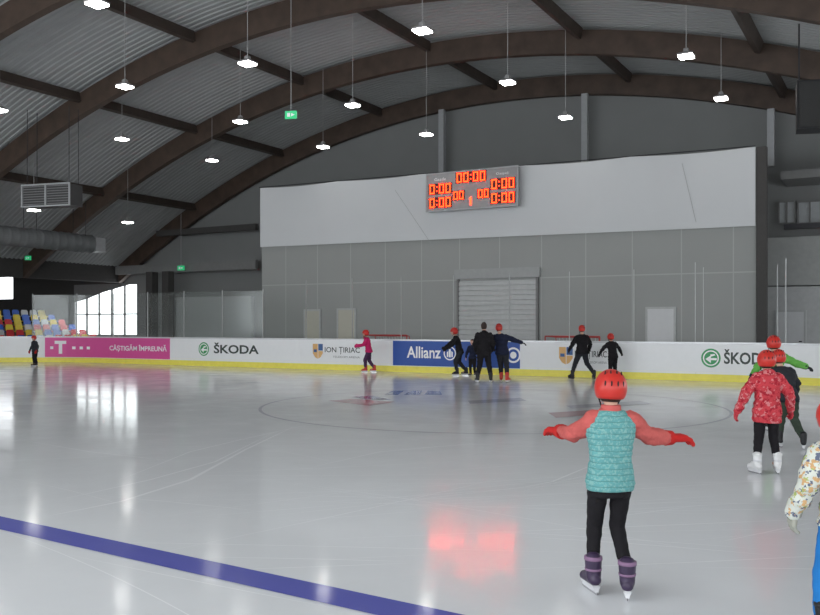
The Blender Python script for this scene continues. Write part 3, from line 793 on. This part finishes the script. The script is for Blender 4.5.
    if O.get('glove'):
        for s_ in (-1, 1):
            d = (wr[s_]-el[s_]).normalized(); hd = Vector(P.get('hL' if s_ < 0 else 'hR', d)).normalized(); mb = MB()
            fat = O.get('fat', 1.25); hand(mb, wr[s_], hd, .11*H*(O.get('gk', 1.0) if s_ > 0 else O.get('gkL', 1.0)), s_, fat)
            gc = O.get('cuffk', 1.0)
            mb.cone(wr[s_]-hd*.022*H, wr[s_]+hd*.02*H, .031*H*sk**.5*gc, .027*H*sk**.5*gc, 12, False)
            bake(mb.build('glove', O['glove'], root), .0045 if near else .009, 1)
    if O.get('helmet', M_helm):
        hk = 1.26
        def hf(v):
            x, y, z = v; a = math.atan2(y, x)
            r = 1+.025*math.cos(6*a)*max(0, z+.1)**.5 if z > -.1 else 1
            lim = -.10 if y > .3 else -.60
            return Vector((x*r, y*r, max(z, lim)))
        hcc = hc+RM @ Vector((0, -.004*H, .010*H))
        hm = MB().ell(hcc, hr[0]*H*hk*1.04, hr[1]*H*hk, hr[2]*H*1.16, RM, 36, 22, hf).build('helmet', O.get('helmet', M_helm), root, True)
        mb = MB()
        for a in (-.6, -.2, .2, .6):
            for y0, z0 in ((-.62, .80), (-.95, .22)):
                q = Vector((math.sin(a)*.95, y0*math.cos(a), z0)); q.normalize()
                cpos = hcc+RM @ Vector((q.x*hr[0]*H*hk*1.05, q.y*hr[1]*H*hk*1.0, q.z*hr[2]*H*1.16))
                mb.ell(cpos, .0042*H, .0045*H, .014*H, RM, 8, 6)
        mb.build('vent', M_vent, hm, True)
        mb = MB()
        for s_ in (-1, 1): mb.tube([hc+RM @ Vector((s_*hr[0]*H*1.08, 0, -.2*hr[2]*H)), hc+RM @ Vector((s_*hr[0]*H*.6, hr[1]*H*.4, -1.02*hr[2]*H))], .004*H, 6)
        mb.tube([hc+RM @ Vector((-hr[0]*H*.6, hr[1]*H*.4, -1.02*hr[2]*H)), hc+RM @ Vector((hr[0]*H*.6, hr[1]*H*.4, -1.02*hr[2]*H))], .004*H, 6)
        mb.build('strap', M_strap, hm)
    sm = O.get('skate', M_black); hold = O.get('hold', M_hold); bk = O.get('bk', 1.0)
    for s_ in (-1, 1):
        a_ = an[s_]; fy = P.get('fL' if s_ < 0 else 'fR', -.25*s_); FM = Matrix.Rotation(fy, 3, 'Z'); T = lambda v: a_+FM @ (Vector(v)*H)
        mb = MB(); mb.cone(T((0,-.012,-.035)), T((0,-.008,.040)), .031*H*bk, .036*H*bk, 14); mb.cone(T((0,-.028,-.045)), T((0,.090,-.055)), .026*H*bk, .021*H*bk, 14); mb.cone(T((0,.01,-.025)), T((0,.06,-.045)), .028*H*bk, .022*H*bk, 14)
        bt = bake(mb.build('skate', sm, root), .006 if near else .01, 2)
        zb = -.11
        mb = MB()
        mb.rings([[T((x, y, z)) for x, y in ((-w_, y0), (w_, y0), (w_, y1), (-w_, y1))] for w_, y0, y1, z in ((.020,-.05,.10,-.066),(.014,-.045,.095,-.080),(.007,-.05,.10,-.098))])
        mb.build('blade_holder', hold, bt)
        MB().rings([[T((x, y, z)) for x, y in ((-.0022, y0), (.0022, y0), (.0022, y1), (-.0022, y1))] for y0, y1, z in ((-.055,.108,-.096),(-.06,.112,-.104),(-.05,.10,zb))]).build('blade', M_blade, bt)
        if near:
            mb = MB()
            for q in range(5):
                z = -.03+.014*q; y = .028-.001*q+.03*max(0,(2-q))/2
                mb.tube([T((-.018,y,z)), T((.018,y+.002,z+.006))], .0025*H, 5)
            mb.build('lace', M_letw, bt)
            mb2 = MB(); c0 = T((0,-.008,.050)); mb2.loft([(c0.x,c0.y,c0.z-.008*H,.038*H*bk,.040*H*bk),(c0.x,c0.y,c0.z+.008*H,.037*H*bk,.039*H*bk)], 20); mb2.build('cuff', O.get('cuff', M_black), bt, True)
            mb3 = MB(); c1 = T((0,-.009,.0)); mb3.loft([(c1.x,c1.y,c1.z-.005*H,.0345*H*bk,.0365*H*bk),(c1.x,c1.y,c1.z+.005*H,.035*H*bk,.037*H*bk)], 20); mb3.build('ankle_strap', O.get('band', M_black), bt, True)
    return root

PURP = mat('skate_purple', (.040,.025,.06), .4); WSK = mat('skate_white', (.70,.70,.70), .35); RSK = mat('skate_red', (.5,.04,.03), .4)
PKC = mat('cuff_pink', (.24,.14,.24), .6)
h = 1.31
P1 = dict(eL=(-.200/h,.12/h,.930/h), wL=(-.250/h,.29/h,.925/h), eR=(.240/h,.06/h,.930/h), wR=(.385/h,.13/h,.905/h), hR=(1,.1,.0), hL=(-.35,.9,.02),
          kL=(-.072/h,.10/h,.385/h), kR=(.060/h,.08/h,.38/h), aL=(-.100/h,.02/h,.11), aR=(.080/h,-.09/h,.11), fL=.22, fR=-.22, lean=(.008,.02), nod=-.05, tilt=.05)
person('child with teal quilted vest, coral sleeves and outstretched arms, skating away in the foreground', 610, 594, h, P1,
       dict(jacket=COR, vest=TEAL, vhem=.470, jk=1.05, sk=1.2, wrk=2.6, glove=REDG, fat=1.5, gk=1.25, gkL=1.15, cuffk=1.12, skate=PURP, bk=1.10, cuff=PKC, band=PKC, pants=BLK, pk=.94, collar=COR), near=True)
h = 1.31
person('child in red and pink patterned winter jacket with white skates, seen from behind', 767, 474, h,
       dict(eL=(-.18,-.01,.66), wL=(-.225,.03,.52), eR=(.18,-.01,.66), wR=(.215,.05,.53), aL=(-.085,0,.11), aR=(.085,0,.11), kL=(-.06,.02,.29), kR=(.06,.02,.29)),
       dict(jacket=FLORAL, jk=1.28, sk=1.25, flare=1.12, hem=.42, wrk=2.0, hood=FLORAL, glove=FLORAL, skate=WSK, cuff=WSK, band=M_alu, pants=BLK), near=True)
person('child in bulky black jacket and green trousers half hidden behind the red patterned jacket', 787, 448, 1.26,
       dict(eR=(.17,.06,.66), wR=(.19,.14,.58), eL=(-.15,.03,.68), wL=(-.16,.12,.62), lean=(-.04,.06), kR=(.085,.06,.30), aR=(.13,-.10,.11), kL=(-.04,.07,.29), aL=(-.06,.06,.11)), dict(jacket=BLK2, glove=BLK, pants=DGRN, skate=M_black, pk=1.25, jk=1.4, sk=1.35), f=-.1)
person('child with green jacket and red helmet, furthest back of the three at right', 774, 431, 1.42,
       dict(eR=(.22,.04,.73), wR=(.36,.06,.68), eL=(-.15,.05,.68), wL=(-.2,.08,.58)), dict(jacket=GRN, glove=BLK2, pants=BLK, skate=M_black, jk=1.2), f=.0)
person('child in white and multicoloured jacket and blue trousers cut by right picture edge', 851, 643, 1.22,
       dict(eL=(-.135,.0,.655), wL=(-.170,.05,.53), hL=(-.1,.2,-1), aL=(-.12,0,.11), kL=(-.09,.02,.29), lean=(-.042,0), hx=0), dict(jacket=CAMO, glove=GRY, pants=BLU, skate=M_black, jk=1.35, sk=1.3, flare=1.1, wrk=2.0, pk=1.35), f=0, near=True)
person('child in magenta jacket skating left along the boards beside the white crest panel', 369, 372.5, 1.42,
       dict(eL=(-.13,.08,.66), wL=(-.12,.20,.63), eR=(.13,.06,.66), wR=(.12,.2,.64), lean=(0,.05), aL=(-.05,.08,.11), aR=(.05,-.12,.11), kL=(-.05,.09,.30), kR=(.05,.0,.28)),
       dict(jacket=PNK, glove=PNK, pants=PRP, skate=RSK), f=PI/2)
person('skater with dark jacket and red helmet, leftmost of the centre group', 460, 376, 1.50,
       dict(eR=(.13,.12,.68), wR=(.1,.22,.60), eL=(-.13,.08,.66), wL=(-.12,.2,.58), lean=(0,.08), kL=(-.06,.10,.30), aL=(-.07,.07,.11), kR=(.05,.02,.29), aR=(.06,-.13,.11)), dict(jacket=BLK, glove=BLK, pants=BLK2, jk=1.2), f=PI/2)
person('small dark clothed child without helmet between two taller skaters in the centre', 472.5, 376.5, 1.16, {}, dict(jacket=NVY, pants=BLK, helmet=False, jk=1.15), f=2.8)
person('adult all in black with no helmet, standing back to camera in the centre', 484, 383, 1.68,
       dict(eL=(-.15,-.02,.64), wL=(-.13,.07,.53), eR=(.15,-.02,.64), wR=(.13,.07,.53), kL=(-.07,.02,.29), kR=(.08,.01,.29), aL=(-.105,.02,.11), aR=(.11,-.02,.11)), dict(jacket=BLK, pants=BLK, adult=True, helmet=False, glove=BLK, hem=.44, hood=BLK), f=0)
person('skater in dark navy jacket with red skates reaching one arm to the right', 502.5, 382.5, 1.62,
       dict(eR=(.23,.04,.73), wR=(.36,.06,.685), eL=(-.15,.06,.68), wL=(-.15,.15,.60), kL=(-.04,.05,.29), aL=(-.03,.04,.11), kR=(.07,.0,.29), aR=(.09,-.04,.11), lean=(-.05,.03)), dict(jacket=NVY, pants=BLK2, adult=True, skate=RSK, glove=BLK), f=-.3)
person('skater in black jacket with red helmet striding beside the right crest panel', 582, 379.5, 1.58,
       dict(kL=(-.09,.08,.31), aL=(-.15,.10,.11), kR=(.11,.02,.30), aR=(.20,-.09,.11), eL=(-.17,.04,.66), wL=(-.18,.14,.56), eR=(.18,.02,.66), wR=(.20,.1,.55)), dict(jacket=BLK, pants=BLK2, skate=M_black, glove=BLK, adult=True, hold=M_holdk), f=.3)
person('child in black with arms spread, just beyond the teal vest child', 613, 380, 1.34,
       dict(eL=(-.18,.03,.69), wL=(-.24,.05,.59), eR=(.19,.03,.70), wR=(.26,.05,.60), lean=(-.02,.03)), dict(jacket=BLK, pants=BLK, glove=BLK), f=.3)
person('small child in dark clothes with red helmet at far left before the pink panel', 35, 366.5, 1.18, dict(lean=(0,.02)), dict(jacket=BLK2, pants=BLK, glove=REDG), f=2.6)

# ---------------------------------------------------------------- world, camera
w = bpy.data.worlds.new('World'); SC.world = w; w.use_nodes = True
bg = w.node_tree.nodes['Background']; bg.inputs[0].default_value = (.93,.97,1,1); bg.inputs[1].default_value = 2.6
cam = bpy.data.cameras.new('Camera'); co = bpy.data.objects.new('Camera', cam); COL.objects.link(co)
cam.sensor_width = 36; cam.lens = 36*F/820; cam.shift_y = 17.5/820
co.location = (0, 0, EYE); co.rotation_euler = (PI/2, 0, TH); cam.clip_end = 300
SC.camera = co
SC.view_settings.view_transform = 'Standard'
SC.view_settings.exposure = .45
